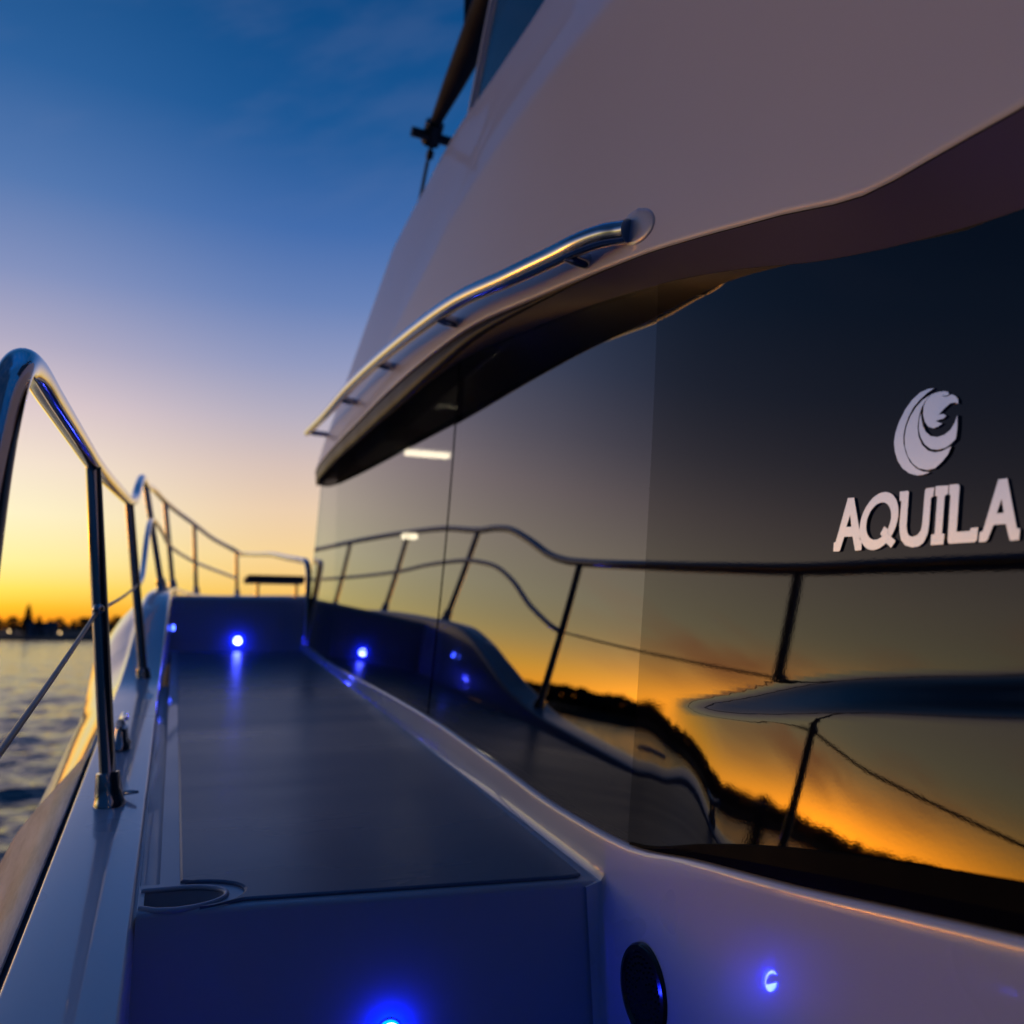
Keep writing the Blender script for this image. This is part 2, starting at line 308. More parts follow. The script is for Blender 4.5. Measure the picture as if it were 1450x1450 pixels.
bm = bmesh.new(); P = notch(); lv = [(P, 0.0008), (P, .0036), (shrink(P, .0035), .0052)]
rg = [[bm.verts.new((x, y, zd(y)+h)) for x, y in Q] for Q, h in lv]
for a, c in zip(rg, rg[1:]):
    for k in range(len(a)): bm.faces.new((a[k], a[(k+1) % len(a)], c[(k+1) % len(a)], c[k]))
for t in tessellate_polygon([[v.co.copy() for v in rg[-1]]]):
    try: bm.faces.new([rg[-1][i] for i in t])
    except ValueError: pass
part('nonskid_panel', bm, M['nonskid'], deck, smooth=8)
# gutter
bm = bmesh.new(); loft(bm, [[(-.032, s, zg(s)-.05), (-.026, s, zd(s)-.045), (-.004, s, zd(s)-.045), (.004, s, zd(s)-.04), (.0045, s, zd(s)-.001)] for s in np.linspace(1.513, 4.0, 60)])
part('deck_gutter', bm, M['gelsatin'])
# near step riser and lower deck
bm = bmesh.new()
loft(bm, [[(x, sr(x)-o, (zd(sr(x)+e_)-.008)*(1-t)-1.0*t) for x, o in ((-.0265, 0), (.2, 0), (.45, 0), (.684, 0), (.692, .0008), (.699, .003), (.705, .007), (.709, .012), (.7115, .019), (.712, .03))] for t in np.linspace(0, 1, 12)])
part('step_riser', bm, M['gelsatin'], smooth=85)
bm = bmesh.new(); loft(bm, [[(x, s, -.99) for x in (-.1, .3, .75)] for s in np.linspace(-1.6, 1.37, 6)]); part('lower_deck', bm, M['nonskid'])
# forward step block and foredeck
bm = bmesh.new(); zf = lambda s: .205+.026*(s-5.)
rings = [[(x, 5.0, z) for x in np.linspace(-.004, .80, 12)] for z in np.linspace(-.16, zf(5)-.03, 8)]
rings += [[(x, 5.0+.03*(1-math.cos(a)), zf(5)-.03+.03*math.sin(a)) for x in np.linspace(-.004, .80, 12)] for a in np.linspace(.2, math.pi/2, 6)]
loft(bm, rings); part('step_riser', bm, M['gelsatin'])
bm = bmesh.new(); loft(bm, [[(xc(s)+wi(s)-.01+(5.2-xc(s))*t, s, zf(s)) for t in np.linspace(0, 1, 14)] for s in np.linspace(5.03, 10.3, 30)]); part('foredeck', bm, M['gelsatin'])
# gunwale: inner wall, top, gold-lit outer edge, flared hull
bm = bmesh.new(); rings = []
for s in list(np.linspace(-2.5, 2.9, 60))+list(np.linspace(2.95, 5.2, 60))+list(np.linspace(5.3, 10.5, 50)):
    g = zg(s); X = xc(s); w = wi(s); xi = X+w; xo = X-w-.001; up = ss(3.2, 4.5, s); bot = min(g-.055, zd(s)-.06) if s > 1.40 else -1.0
    if s > 5: bot = zf(s)-.05
    r = .008+.014*up; y = s
    p = [(xi+.004, bot), (xi+.003, g-r-.012)]+[(xi-r+r*math.cos(a), g-r+r*math.sin(a)) for a in np.linspace(.25, math.pi/2, 5)]
    p += [(X+w*.3, g+.0015), (X-w*.5, g+.001)]
    ro = .0055+.03*up
    p += [(xo+ro-ro*math.sin(a), g-ro+ro*math.cos(a)) for a in np.linspace(0, 1.35, 6)]
    fl = .115+.07*up*ss(5.6, 4.6, s)
    p += [(xo-.004-.025*up, g-.018-.035*up), (xo-.5*fl, g-.066-.06*up), (xo-fl+.008, g-.105-.16*up), (xo-fl-.004, g-.135-.22*up), (xo-fl-.008, g-.22-.25*up), (xo-fl+.0, g-.8), (xo-fl+.1, -ZC-.4)]
    rings.append([(a, s, b_) for a, b_ in p])
loft(bm, rings); gun = part('gunwale', bm, M['gel'], smooth=60)
bm = bmesh.new(); rings = []
for s in np.linspace(-2.5, 2.72, 70):
    g = zg(s); xo = xc(s)-wi(s); t_ = 1-.9*ss(2.2, 2.72, s)
    rings.append([(xo-.012, s, g-.016), (xo-.013, s, g-.010), (xo-.020*t_, s, g-.012), (xo-.06*t_, s, g-.012-.034*t_), (xo-.110*t_, s, g-.012-.08*t_), (xo-.128*t_, s, g-.012-.103*t_), (xo-.130*t_, s, g-.16), (xo-.118*t_, s, g-.19)])
loft(bm, rings)
bm.faces.new([v for v in bm.verts if abs(v.co.y-2.72) < 1e-5]); part('rub_rail', bm, M['rub'])
# ------------------------------------------------------------------ flybridge
K = [pchip([-3, .3, .491, .567, .658, .832, 1.022, 1.161, 1.479, 2.0, 2.671, 3.437, 3.78, 4.55, 4.85, 5.05, 5.2, 5.3], q) for q in (
    [.72, .702, .70, .70, .70, .70, .699, .696, .672, .649, .647, .657, .661, .687, .715, .76, .84, .95],
    [.46, .477, .479, .483, .487, .536, .59, .625, .681, .766, .816, .850, .864, .892, .905, .925, .95, .97])]
CR = [pchip([-3, 1., 1.299, 1.528, 1.746, 2.163, 2.445, 2.821, 3.05, 3.62, 4.3, 4.7, 4.9, 5.05, 5.2, 5.3], q) for q in (
    [.74, .725, .717, .698, .686, .678, .675, .679, .682, .689, .705, .735, .765, .80, .87, .96],
    [1.22, 1.215, 1.206, 1.202, 1.192, 1.172, 1.122, 1.078, 1.052, 1.038, 1.035, 1.04, 1.05, 1.06, 1.07, 1.08])]
TP = [pchip([-3, 1., 2.31, 2.77, 3.32, 3.79, 4.39, 4.7, 4.9, 5.05, 5.2, 5.3], q) for q in (
    [1.06, 1.05, 1.034, 1.03, 1.034, 1.041, 1.046, 1.00, .93, .90, .92, .99],
    [2.05, 2.06, 2.072, 2.105, 2.165, 2.168, 2.15, 1.84, 1.50, 1.30, 1.19, 1.15])]
bm = bmesh.new(); rings = []
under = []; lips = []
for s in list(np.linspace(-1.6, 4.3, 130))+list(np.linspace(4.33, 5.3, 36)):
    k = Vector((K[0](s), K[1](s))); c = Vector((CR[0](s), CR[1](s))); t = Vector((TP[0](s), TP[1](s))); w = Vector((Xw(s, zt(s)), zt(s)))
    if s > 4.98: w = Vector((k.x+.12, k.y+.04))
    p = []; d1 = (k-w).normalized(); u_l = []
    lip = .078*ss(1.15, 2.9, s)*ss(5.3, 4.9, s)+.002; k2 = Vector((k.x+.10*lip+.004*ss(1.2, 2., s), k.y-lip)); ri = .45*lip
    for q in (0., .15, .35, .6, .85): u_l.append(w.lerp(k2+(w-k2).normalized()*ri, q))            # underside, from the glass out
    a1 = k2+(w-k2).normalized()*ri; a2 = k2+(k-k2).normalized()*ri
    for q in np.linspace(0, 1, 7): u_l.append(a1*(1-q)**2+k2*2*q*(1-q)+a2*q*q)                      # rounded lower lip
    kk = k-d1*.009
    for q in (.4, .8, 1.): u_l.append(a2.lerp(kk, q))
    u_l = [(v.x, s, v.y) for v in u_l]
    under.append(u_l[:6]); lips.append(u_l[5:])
    d1 = (k-w).normalized(); d2 = (c-k).normalized(); r = .010
    for q in np.linspace(0, 1, 6): p.append((k-d1*r)*(1-q)**2+k*2*q*(1-q)+(k+d2*r)*q*q)
    e1 = k+d2*r
    d3 = (t-c).normalized()
    for q in (.12, .3, .55, .78, .9): p.append(e1.lerp(c-d2*.03, q))
    for q in np.linspace(0, 1, 5): p.append((c-d2*.03)*(1-q)**2+c*2*q*(1-q)+(c+d3*.03)*q*q)
    for q in (.2, .5, .8): p.append((c+d3*.03).lerp(t-d3*.02, q))
    for q in np.linspace(0, 1, 5): p.append((t-d3*.02)*(1-q)**2+t*2*q*(1-q)+(t+Vector((.02, -.001)))*q*q)
    p.append(t+Vector((.25, -.01)))
    rings.append([(v.x, s, v.y) for v in p])
loft(bm, rings); fly = part('flybridge_side', bm, M['gelfly'], smooth=60)
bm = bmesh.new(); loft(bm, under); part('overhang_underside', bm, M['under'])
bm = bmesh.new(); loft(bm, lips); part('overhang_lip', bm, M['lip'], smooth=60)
bm = bmesh.new(); box(bm, (1.08, -1.6, 1.05), (4.2, 4.3, 1.95), .02); box(bm, (.96, 4.2, .98), (4.2, 5.25, 1.10), .02); part('flybridge_deck', bm, M['gelsatin'])
# handrail under the flybridge
hp = [(.690, 1.195, .681), (.684, 1.21, .684), (.668, 1.24, .690), (.648, 1.3, .697), (.637, 1.4, .712), (.617, 1.57, .738), (.599, 1.85, .792), (.600, 2.49, .885), (.612, 3.25, .974), (.616, 3.82, 1.009), (.628, 4.45, 1.07), (.632, 4.6, 1.085)]
bm = bmesh.new(); tube(bm, spline(hp, 10), .0205, 24); hr = part('handrail', bm, M['steel'])
for s in (1.34, 2.02, 2.75, 3.5, 4.5):
    P = min(spline(hp, 20), key=lambda v: abs(v.y-s)); k = Vector((K[0](s), 0, K[1](s))); c = Vector((CR[0](s), 0, CR[1](s)))
    q = (P.z-.02-k.z)/(c.z-k.z); xs = k.x+(c.x-k.x)*max(q, .0)
    bm = bmesh.new(); tube(bm, [(P.x, s, P.z-.008), (P.x+.02, s, P.z-.014), (xs+.012, s, P.z-.018)], .0145, 16); part('rail_stub', bm, M['steel'], hr)
bm = bmesh.new(); e = Vector(hp[0]); xs = lambda s, z: K[0](s)+(CR[0](s)-K[0](s))*max(0, (z-K[1](s))/(CR[1](s)-K[1](s)))
rings = []
for f, o in ((1.25, -.003), (1.2, .001), (1.1, .003), (.9, .004), (.4, .0042), (.01, .0042)):
    rg = []
    for k in range(28):
        a = 2*math.pi*k/28; s = 1.185+.050*f*math.cos(a)-(.012 if math.cos(a) > 0 else 0); z = .684+.027*f*math.sin(a)+.25*(s-1.185); rg.append((xs(s, z)-o, s, z))
    rings.append(rg)
loft(bm, rings, True); part('rail_boss', bm, M['gel'], hr)
# ------------------------------------------------------------------ side rail
ST = [((-.101, 2.0, -.347), (-.176, 2.0, .362)), ((-.084, 3.5, -.19), (-.175, 3.5, .495)), ((-.058, 4.85, .228), (-.165, 4.85, .77)), ((-.004, 6.1, .292), (-.085, 6.1, .88)), ((.165, 7.1, .30), (.123, 7.1, .856)), ((.55, 8.3, .345), (.528, 8.3, .759))]
tr_ = [(-.183, .955, -.38), (-.183, .972, -.1), (-.183, 1.000, .12), (-.182, 1.025, .215), (-.18, 1.055, .278), (-.18, 1.105, .313), (-.18, 1.17, .327), (-.18, 1.35, .337), (-.178, 1.7, .352), (-.176, 2.0, .365), (-.175, 2.8, .432), (-.175, 3.5, .498), (-.174, 3.68, .522), (-.173, 3.88, .568), (-.172, 4.12, .66), (-.171, 4.36, .735), (-.170, 4.58, .766), (-.165, 4.85, .782), (-.14, 5.4, .845), (-.085, 6.1, .88), (.0, 6.62, .88), (.123, 7.1, .856), (.3, 7.75, .812), (.50, 8.22, .765), (.545, 8.20, .735), (.575, 7.85, .70), (.60, 7.2, .64), (.635, 6.2, .555), (.66, 5.6, .485), (.690, 5.08, .425), (.700, 4.96, .405), (.705, 4.91, .36), (.705, 4.90, .28), (.705, 4.90, -.105)]
bm = bmesh.new(); tube(bm, spline(tr_, 8), .0185, 22); part('top_rail', bm, M['steel'])
mr_ = [(-.128, 3.5, .182), (-.12, 3.62, .215), (-.122, 3.85, .30), (-.124, 4.1, .43), (-.124, 4.35, .52), (-.121, 4.6, .565), (-.114, 4.85, .591), (-.08, 5.5, .60), (-.042, 6.1, .585), (.137, 7.1, .56), (.539, 8.3, .509)]
bm = bmesh.new(); tube(bm, spline(mr_, 8), .0125, 16); part('mid_rail', bm, M['steel'])
for i, (a, c) in enumerate(ST):
    bm = bmesh.new(); a = Vector(a); c = Vector(c); tube(bm, [a, a.lerp(c, .5), c], .0162, 20); o = part('stanchion', bm, M['steel'])
    d = (c-a).normalized(); bm = bmesh.new()
    tube(bm, [a-d*.012, a+d*.002, a+d*.006, a+d*.03, a+d*.058, a+d*.062, a+d*.063], [.031, .031, .0285, .0262, .0235, .0225, .017], 24)
    part('post_socket', bm, M['steel'], o)
    bm = bmesh.new(); q = a+d*.042; tube(bm, [q+Vector((.0, -.018, 0)), q+Vector((.0, -.030, 0))], .006, 10); part('set_screw', bm, M['steel'], o)
def wire(p, q, sag):
    bm = bmesh.new(); P = Vector(p); Q = Vector(q); tube(bm, [P.lerp(Q, t)-Vector((0, 0, sag*math.sin(math.pi*t))) for t in np.linspace(0, 1, 14)], .0042, 10); return part('lifeline', bm, M['wire'])
w1 = wire((-.172, .93, -.16), (-.146, 2.0, .049), .004); w2 = wire((-.146, 2.0, .049), (-.128, 3.5, .182), .008)
bm = bmesh.new(); lathe(bm, [(.001, .012), (.006, .0105), (.0105, .006), (.012, 0), (.0105, -.006), (.006, -.0105), (.001, -.012)], (-.144, 1.975, .050), (0, 1, .2), 16); part('wire_fitting', bm, M['steel'], w1)
# mooring cleat
bm = bmesh.new(); cx, cs = -.108, 2.52; cz = zg(cs)
tube(bm, spline([(cx, cs-.115, cz+.072), (cx, cs-.07, cz+.062), (cx, cs-.03, cz+.058), (cx, cs+.03, cz+.058), (cx, cs+.07, cz+.062), (cx, cs+.115, cz+.072)], 4), [.010, .011, .012, .0125, .013, .0135, .014, .0142, .0145, .0145, .0145, .0145, .0145, .0142, .014, .0135, .013, .0125, .012, .011, .010], 16)
for d in (-.035, .035): tube(bm, [(cx, cs+d, cz-.002), (cx, cs+d, cz+.008), (cx, cs+d*.9, cz+.02), (cx, cs+d*.85, cz+.058)], [.026, .024, .016, .013], 18)
part('mooring_cleat', bm, M['steel'])
bm = bmesh.new(); tube(bm, [(-.092, 2.06, zg(2.06)+.006), (-.062, 2.035, zg(2.06)+.012), (-.048, 2.025, zg(2.06)+.013)], [.006, .005, .003], 10); tube(bm, [(-.09, 2.06, zg(2.06)-.002), (-.09, 2.06, zg(2.06)+.014)], .008, 12); part('deck_pin', bm, M['steel'])
# ------------------------------------------------------------------ blue step lights
def light(pos, nrm, r, hot=True, power=.3, up=(0, 0, 1)):
    n = Vector(nrm).normalized(); c = Vector(pos); u = Vector(up); u = (u-n*u.dot(n)).normalized(); v = n.cross(u)
    bm = bmesh.new(); lathe(bm, [(r*1.14, -.002), (r*1.14, .002), (r*1.08, .0035), (r*1.0, .003), (r*.6, .0025)], c, n, 32); o = part('step_light', bm, M['gel'])
    bm = bmesh.new(); lathe(bm, [(r, .0028), (r, .0115), (r*.99, .0122), (r*.9, .0134), (r*.5, .0142), (r*.2, .0144)], c, n, 28); le = part('lens', bm, [M['ledhot'] if hot else M['led'], M['ledring'] if hot else M['led']], o, 20)
    for f in le.data.polygons: f.material_index = 1 if abs(f.normal.dot(n)) < .5 else 0
    bm = bmesh.new(); P = []                                          # eyelid shade over the middle of the lens
    for k in range(13):
        a = math.pi*k/12; P.append((math.cos(a)*r*.90, math.sin(a)*r*.80+r*-.05))
    P += [(-r*.86, -r*.10), (r*.86, -r*.10)]
    f = [bm.verts.new(c+n*.0185+v*x+u*y) for x, y in P]; g = [bm.verts.new(c+n*.0130+v*x+u*y) for x, y in P]
    bm.faces.new(f)
    for k in range(len(P)): bm.faces.new((f[k], f[(k+1) % len(P)], g[(k+1) % len(P)], g[k]))
    part('light_shade', bm, M['darkgloss'], o)
    if power:
        l = bpy.data.lights.new('step_lamp', 'AREA'); l.shape = 'DISK'; l.size = r*1.9; l.color = (.0, .012, 1.); l.energy = power
        lo = bpy.data.objects.new('step_lamp', l); COL.objects.link(lo); lo.parent = o; lo.location = c+n*.0155; lo.rotation_euler = n.to_track_quat('-Z', 'Y').to_euler()
    return o
light((.340, sr(.340), -.600), (-.115, -1, 0), .017, True, .65)
light((.345, 5.0, -.040), (0, -1, 0), .020, True, .3)
light((-.0005, 4.40, .027), (1, -.05, 0), .013, False, .02)
# oval black speaker grille in the cabin side
bm = bmesh.new(); gx = Xw(1.2, zb(1.2))-bulge(1.19, zb(1.19))-.0175; gc = Vector((gx, 1.188, -.53)); lathe(bm, [(.066, -.003), (.066, .004), (.063, .008), (.056, .0095), (.052, .006), (.03, .0065), (.003, .0065)], gc, (-1, 0, .02), 44); g = part('speaker_grille', bm, M['darkgloss'])
bm = bmesh.new()
for rr, n in ((.047, 30), (.038, 24), (.028, 18), (.018, 11)):
    for k in range(n):
        a = 2*math.pi*k/n; q = gc+Vector((-.0062, math.cos(a)*rr, math.sin(a)*rr)); lathe(bm, [(.0017, -.001), (.0016, .0012), (.001, .002)], q, (-1, 0, 0), 8)
part('grille_studs', bm, M['darkgloss'], g)
# ------------------------------------------------------------------ writing and emblem on the panel
def plate(name, loops, h=.0028, base=.0015):
    bm = bmesh.new()
    for li, lps in enumerate(loops):
        hh = h+.0003*(li % 3)
        tri = tessellate_polygon([[Vector((a, b_, 0)) for a, b_ in lp] for lp in lps]); flat = [p for lp in lps for p in lp]
        T = [bm.verts.new((Xw(s, z)-.0025-hh, s, z)) for s, z in flat]; B = [bm.verts.new((Xw(s, z)-.0025+base, s, z)) for s, z in flat]
        for t in tri:
            try: bm.faces.new([T[i] for i in t])
            except ValueError: pass
        k0 = 0
        for lp in lps:
            n = len(lp)
            for k in range(n): bm.faces.new((T[k0+k], T[k0+(k+1) % n], B[k0+(k+1) % n], B[k0+k]))
            k0 += n
    me_o = fin(name, bm, M['letter'], yacht, 30, OFF); return me_o
plate('lettering', LETTERS); plate('emblem', EMBLEM)
# ------------------------------------------------------------------ cabin interior seen through the panes
bm = bmesh.new(); x0 = .86
for lo, hi in (((x0, -1.6, -.75), (3.6, 4.95, -.7)), ((3.55, -1.6, -.7), (3.6, 4.95, 1.1)), ((x0, 4.9, -.7), (3.55, 4.95, 1.1)), ((x0, -1.6, -.7), (3.55, -1.55, 1.1)), ((x0+.02, -1.55, 1.06), (3.55, 4.9, 1.1))): box(bm, lo, hi)
box(bm, (1.9, 1.6, -.70), (2.6, 3.6, -.1), .03); box(bm, (2.9, .2, -.7), (3.5, 4.4, .15), .03)
part('cabin_interior', bm, M['interior'])
bm = bmesh.new(); box(bm, (1.125, 4.36, .955), (1.375, 4.42, 1.03), .012); part('cabin_lamp', bm, M['warm'])
bm = bmesh.new(); box(bm, (1.118, 4.38, .500), (1.20, 4.42, .532), .008); part('cabin_lamp', bm, M['warm'])
# ------------------------------------------------------------------ on the flybridge: screen, mast
def slab(bm, P, th):
    P = [Vector(p) for p in P]; n = (P[1]-P[0]).cross(P[2]-P[0]).normalized()*th
    a = [bm.verts.new(p) for p in P]; b_ = [bm.verts.new(p+n) for p in P]; bm.faces.new(a); bm.faces.new(b_[::-1])
    for k in range(len(P)): bm.faces.new((a[k], a[(k+1) % len(P)], b_[(k+1) % len(P)], b_[k]))
bm = bmesh.new(); slab(bm, [(1.06, 3.13, 2.09), (1.06, 1.2, 2.05), (1.10, 1.0, 3.4), (1.12, 2.30, 3.4)], .008); scr = part('flybridge_screen', bm, M['screen'])
bm = bmesh.new(); tube(bm, [(1.055, 3.165, 2.10), (1.115, 2.36, 3.42)], .016, 12); tube(bm, [(1.055, 3.10, 2.10), (1.115, 2.30, 3.42)], .008, 10); part('screen_frame', bm, M['gel'], scr)
MP = lambda *p: Vector(p)
bm = bmesh.new(); tube(bm, [(1.15, 4.03, 2.63), (1.15, 3.97, 2.66), (1.15, 3.66, 2.68), (1.15, 3.36, 2.70), (1.15, 3.13, 2.75), (1.15, 2.7, 2.82)], [.022, .030, .052, .068, .070, .070], 16); ms = part('furled_boom', bm, M['canvas'])
bm = bmesh.new(); tube(bm, [(1.15, 3.45, 2.76), (1.15, 3.44, 3.3)], .022, 12); part('boom_strut', bm, M['darkgloss'], ms)
bm = bmesh.new(); tube(bm, [(1.15, 4.08, 2.60), (1.15, 3.98, 2.66)], .05, 12); tube(bm, [(1.035, 4.03, 2.615), (1.265, 4.03, 2.60)], .026, 12); part('crosspiece', bm, M['dark'], ms)
bm = bmesh.new(); tube(bm, [(1.15, 4.01, 2.60), (1.15, 4.14, 2.50), (1.15, 4.30, 2.33), (1.15, 4.42, 2.10)], .010, 10); tube(bm, [(1.15, 4.06, 2.545), (1.15, 4.09, 2.52)], .02, 10); part('boom_stay', bm, M['darkgloss'], ms)
# bow table
bm = bmesh.new(); box(bm, (.56, 7.35, .428), (1.06, 7.75, .485), .02); t = part('bow_seat', bm, M['cushion'])
for x in (.66, .98): bm = bmesh.new(); tube(bm, [(x, 7.5, zf(7.5)-.005), (x, 7.5, .43)], .014, 12); part('seat_leg', bm, M['steel'], t)
# ------------------------------------------------------------------ water, far shore
from mathutils import noise as mn
AZ = list(np.linspace(-112, 14, 420))+list(np.linspace(18, 244, 60)); RR = np.exp(np.linspace(math.log(.6), math.log(3200), 520))
vs = []; nA = len(AZ)
for r in RR:
    amp = .115*min(1., 12./r+.55)*(1. if r < 260 else max(0., 1-(r-260)/150))
    for a in AZ:
        q = math.radians(a); x = math.sin(q)*r; y = math.cos(q)*r; z = 0.
        if -112 <= a <= 14 and amp > 0:
            z = amp*(1.0*mn.noise((x*.3, y*.5, 1.3))+.85*mn.noise((x*.8+5, y*1.15, 4.1))+.75*mn.noise((x*2.2, y*3.0, 7.7)))*min(1, (a+112)/6, (14-a)/4)
        vs.append((x, y, z))
fs = [(i*nA+k, i*nA+(k+1) % nA, (i+1)*nA+(k+1) % nA, (i+1)*nA+k) for i in range(len(RR)-1) for k in range(nA)]
fs.append(tuple(range(nA))[::-1])
me = bpy.data.meshes.new('water'); me.from_pydata(vs, [], fs); w = link('water', me, M['water'], None, None); w['kind'] = 'structure'
me.polygons.foreach_set('use_smooth', [True]*len(me.polygons))
bm = bmesh.new(); rings = []
for k in range(120):
    h = math.radians(-112+150*k/119); r = 330+25*math.sin(k*.35)+12*math.sin(k*1.1); hh = 1.5+.8*math.sin(k*.6)
    rings.append([(math.sin(h)*(r+d), math.cos(h)*(r+d), z) for d, z in ((0, -1), (3, .5), (20, hh), (60, hh+2.0), (140, hh+4.0), (300, -1))])
loft(bm, rings); s_ = fin('shore', bm, M['ground'], None, 60); s_['kind'] = 'structure'
def crown(kind, seed):
    R = random.Random(seed); bm = bmesh.new()
    n = 420
    for k in range(n):
        if kind == 'cone':
            t = R.random()**.8; rad = (1-t)*.26*(1+.35*math.sin(t*34+seed))+.02; z = .14+t*.86
        else:
            t = R.random(); z = .28+t*.70; rad = .36*math.sqrt(max(.03, 1-(2*t-.95)**2))
        a = R.random()*6.283; q = R.random()**.5
        lump = 1+.28*math.sin(3*a+seed+z*9)
        p = Vector((math.cos(a)*rad*q*lump, math.sin(a)*rad*q*lump, z+R.uniform(-.03, .03)))
        sz = R.uniform(.025, .06); u = Vector((R.gauss(0, 1), R.gauss(0, 1), R.gauss(0, .6))).normalized(); v = u.orthogonal().normalized()
        v = Quaternion(u, R.random()*6.28) @ v; ww = u.cross(v)
        bm.faces.new([bm.verts.new(p+(v*c+ww*d)*sz) for c, d in ((-1, -.6), (.2, -1), (1, .1), (.3, 1), (-.8, .6))])
    me = bpy.data.meshes.new('crown'); bm.to_mesh(me); bm.free(); me.materials.append(M['leaf']); return me
def trunk(kind, seed):
    R = random.Random(seed); bm = bmesh.new(); top = .85 if kind == 'cone' else .6
    tube(bm, [(0, 0, -.03), (.005, 0, .2), (.0, .006, top*.6), (0, 0, top)], [.03, .022, .014, .004], 7)
    for k in range(6):
        a = R.random()*6.28; z = R.uniform(.3, .6); l = R.uniform(.1, .24) if kind != 'cone' else R.uniform(.06, .14)
        tube(bm, [(0, 0, z), (math.cos(a)*l*.5, math.sin(a)*l*.5, z+l*.3), (math.cos(a)*l, math.sin(a)*l, z+l*.7)], [.010, .007, .002], 5)
    me = bpy.data.meshes.new('trunk'); bm.to_mesh(me); bm.free(); me.materials.append(M['bark']); return me
KIND = [('cone', 1), ('round', 2), ('round', 3), ('cone', 4), ('round', 5), ('round', 6)]
CM = [(crown(*k), trunk(*k), k[0]) for k in KIND]
def tree(h_deg, r, height, k, label, group, wide=1.):
    h = math.radians(h_deg); e = bpy.data.objects.new('pine_tree' if CM[k][2] == 'cone' else 'broadleaf_tree', None); COL.objects.link(e)
    e.location = (math.sin(h)*r, math.cos(h)*r, 1.4); e.scale = (height*wide, height*wide, height); e.rotation_euler = (0, 0, random.random()*6.28)
    tag(e, label, 'tree', group)
    for nm, me in (('crown', CM[k][0]), ('trunk', CM[k][1])):
        o = bpy.data.objects.new(nm, me); COL.objects.link(o); o.parent = e
tree(-7.85, 350, 10.8, 0, 'tallest dark conifer rising above the far shore treeline', None, .8)
hd = -95.
i = 0
while hd < 16:
    r = 352+random.uniform(0, 34)+25*math.sin((hd+112)/150*119*.35); k = random.choice([1, 2, 4, 5, 0, 3, 1, 2]) if hd > -18 else random.choice([1, 2, 4, 5]); hgt = random.uniform(6.0, 7.8) if hd > -18 else random.uniform(7.2, 8.6)
    if CM[k][2] == 'cone': hgt *= .92
    if hd < -20: hgt *= 1.2
    lab, grp = ('dark bushy broadleaf tree in the low treeline on the far shore', 'broadleaf trees along the far shore') if CM[k][2] != 'cone' else ('dark pointed conifer in the low treeline on the far shore', 'conifers along the far shore')
    tree(hd, r, hgt, k, lab, grp, random.uniform(1.1, 1.5)); hd += random.uniform(.42, .78) if hd > -18 else random.uniform(.36, .55); i += 1
def house(h_deg, r, W, D, H, label):
    h = math.radians(h_deg); e = bpy.data.objects.new('house', None); COL.objects.link(e); e.location = (math.sin(h)*r, math.cos(h)*r, 1.2); e.rotation_euler = (0, 0, -h); tag(e, label, 'house')
    bm = bmesh.new(); box(bm, (-W/2, -D/2, -1.0), (W/2, D/2, H)); fin('wall', bm, M['house'], e, 0)
    bm = bmesh.new(); o = .4
    V = [bm.verts.new(p) for p in ((-W/2-o, -D/2-o, H), (W/2+o, -D/2-o, H), (W/2+o, D/2+o, H), (-W/2-o, D/2+o, H), (-W/2-o, 0, H+D*.32), (W/2+o, 0, H+D*.32))]
    for f in ((0, 1, 5, 4), (2, 3, 4, 5), (0, 4, 3), (1, 2, 5), (3, 2, 1, 0)): bm.faces.new([V[q] for q in f])
    fin('roof', bm, M['roof'], e, 0)
    for x in (-.3, 0, .3):
        bm = bmesh.new(); box(bm, (x*W-.5, -D/2-.06, .9), (x*W+.5, -D/2-.01, 2.1)); fin('window', bm, M['darkgloss'], e, 0)
house(-7.05, 340, 9, 7, 2.9, 'low pale house standing on the far shore right of the tallest conifer')
def lamp(h_deg, r, z, m, label):
    h = math.radians(h_deg); e = bpy.data.objects.new('shore_lamp', None); COL.objects.link(e); e.location = (math.sin(h)*r, math.cos(h)*r, 0); tag(e, label, 'lamp')
    bm = bmesh.new(); tube(bm, [(0, 0, -.5), (0, 0, z)], .06, 8); fin('post', bm, M['dark'], e)
    bm = bmesh.new(); lathe(bm, [(.02, .22), (.13, .15), (.19, 0), (.13, -.15), (.02, -.22)], (0, 0, z+.2), (0, 0, 1), 12); fin('lamp_globe', bm, m, e)
lamp(-8.74, 332, 2.9, M['shorelamp'], 'warm lamp on the far shore left of the tallest conifer')
lamp(-6.145, 332, 2.5, M['shorelamp'], 'warm lamp on the far shore between the pale house and the blue lamp')
lamp(-5.475, 332, 1.2, M['shorelampb'], 'blue lamp low on the far shore beside the rail post')
# mooring piling abeam (seen mirrored in the black panel)
e = bpy.data.objects.new('mooring_piling', None); COL.objects.link(e); h = math.radians(-30.3); e.location = (math.sin(h)*24, math.cos(h)*24, 0)
tag(e, 'dark round wooden mooring piling mirrored in the glass beside the black panel', 'piling')
bm = bmesh.new(); lathe(bm, [(.22, -3), (.21, 0), (.19, 2.7), (.17, 2.78), (.05, 2.82)], (0, 0, 0), (0, 0, 1), 20); fin('post', bm, M['wood'], e)
bm = bmesh.new(); lathe(bm, [(.20, 2.52), (.215, 2.54), (.215, 2.60), (.20, 2.62)], (0, 0, 0), (0, 0, 1), 20); fin('cap_band', bm, M['steel'], e)
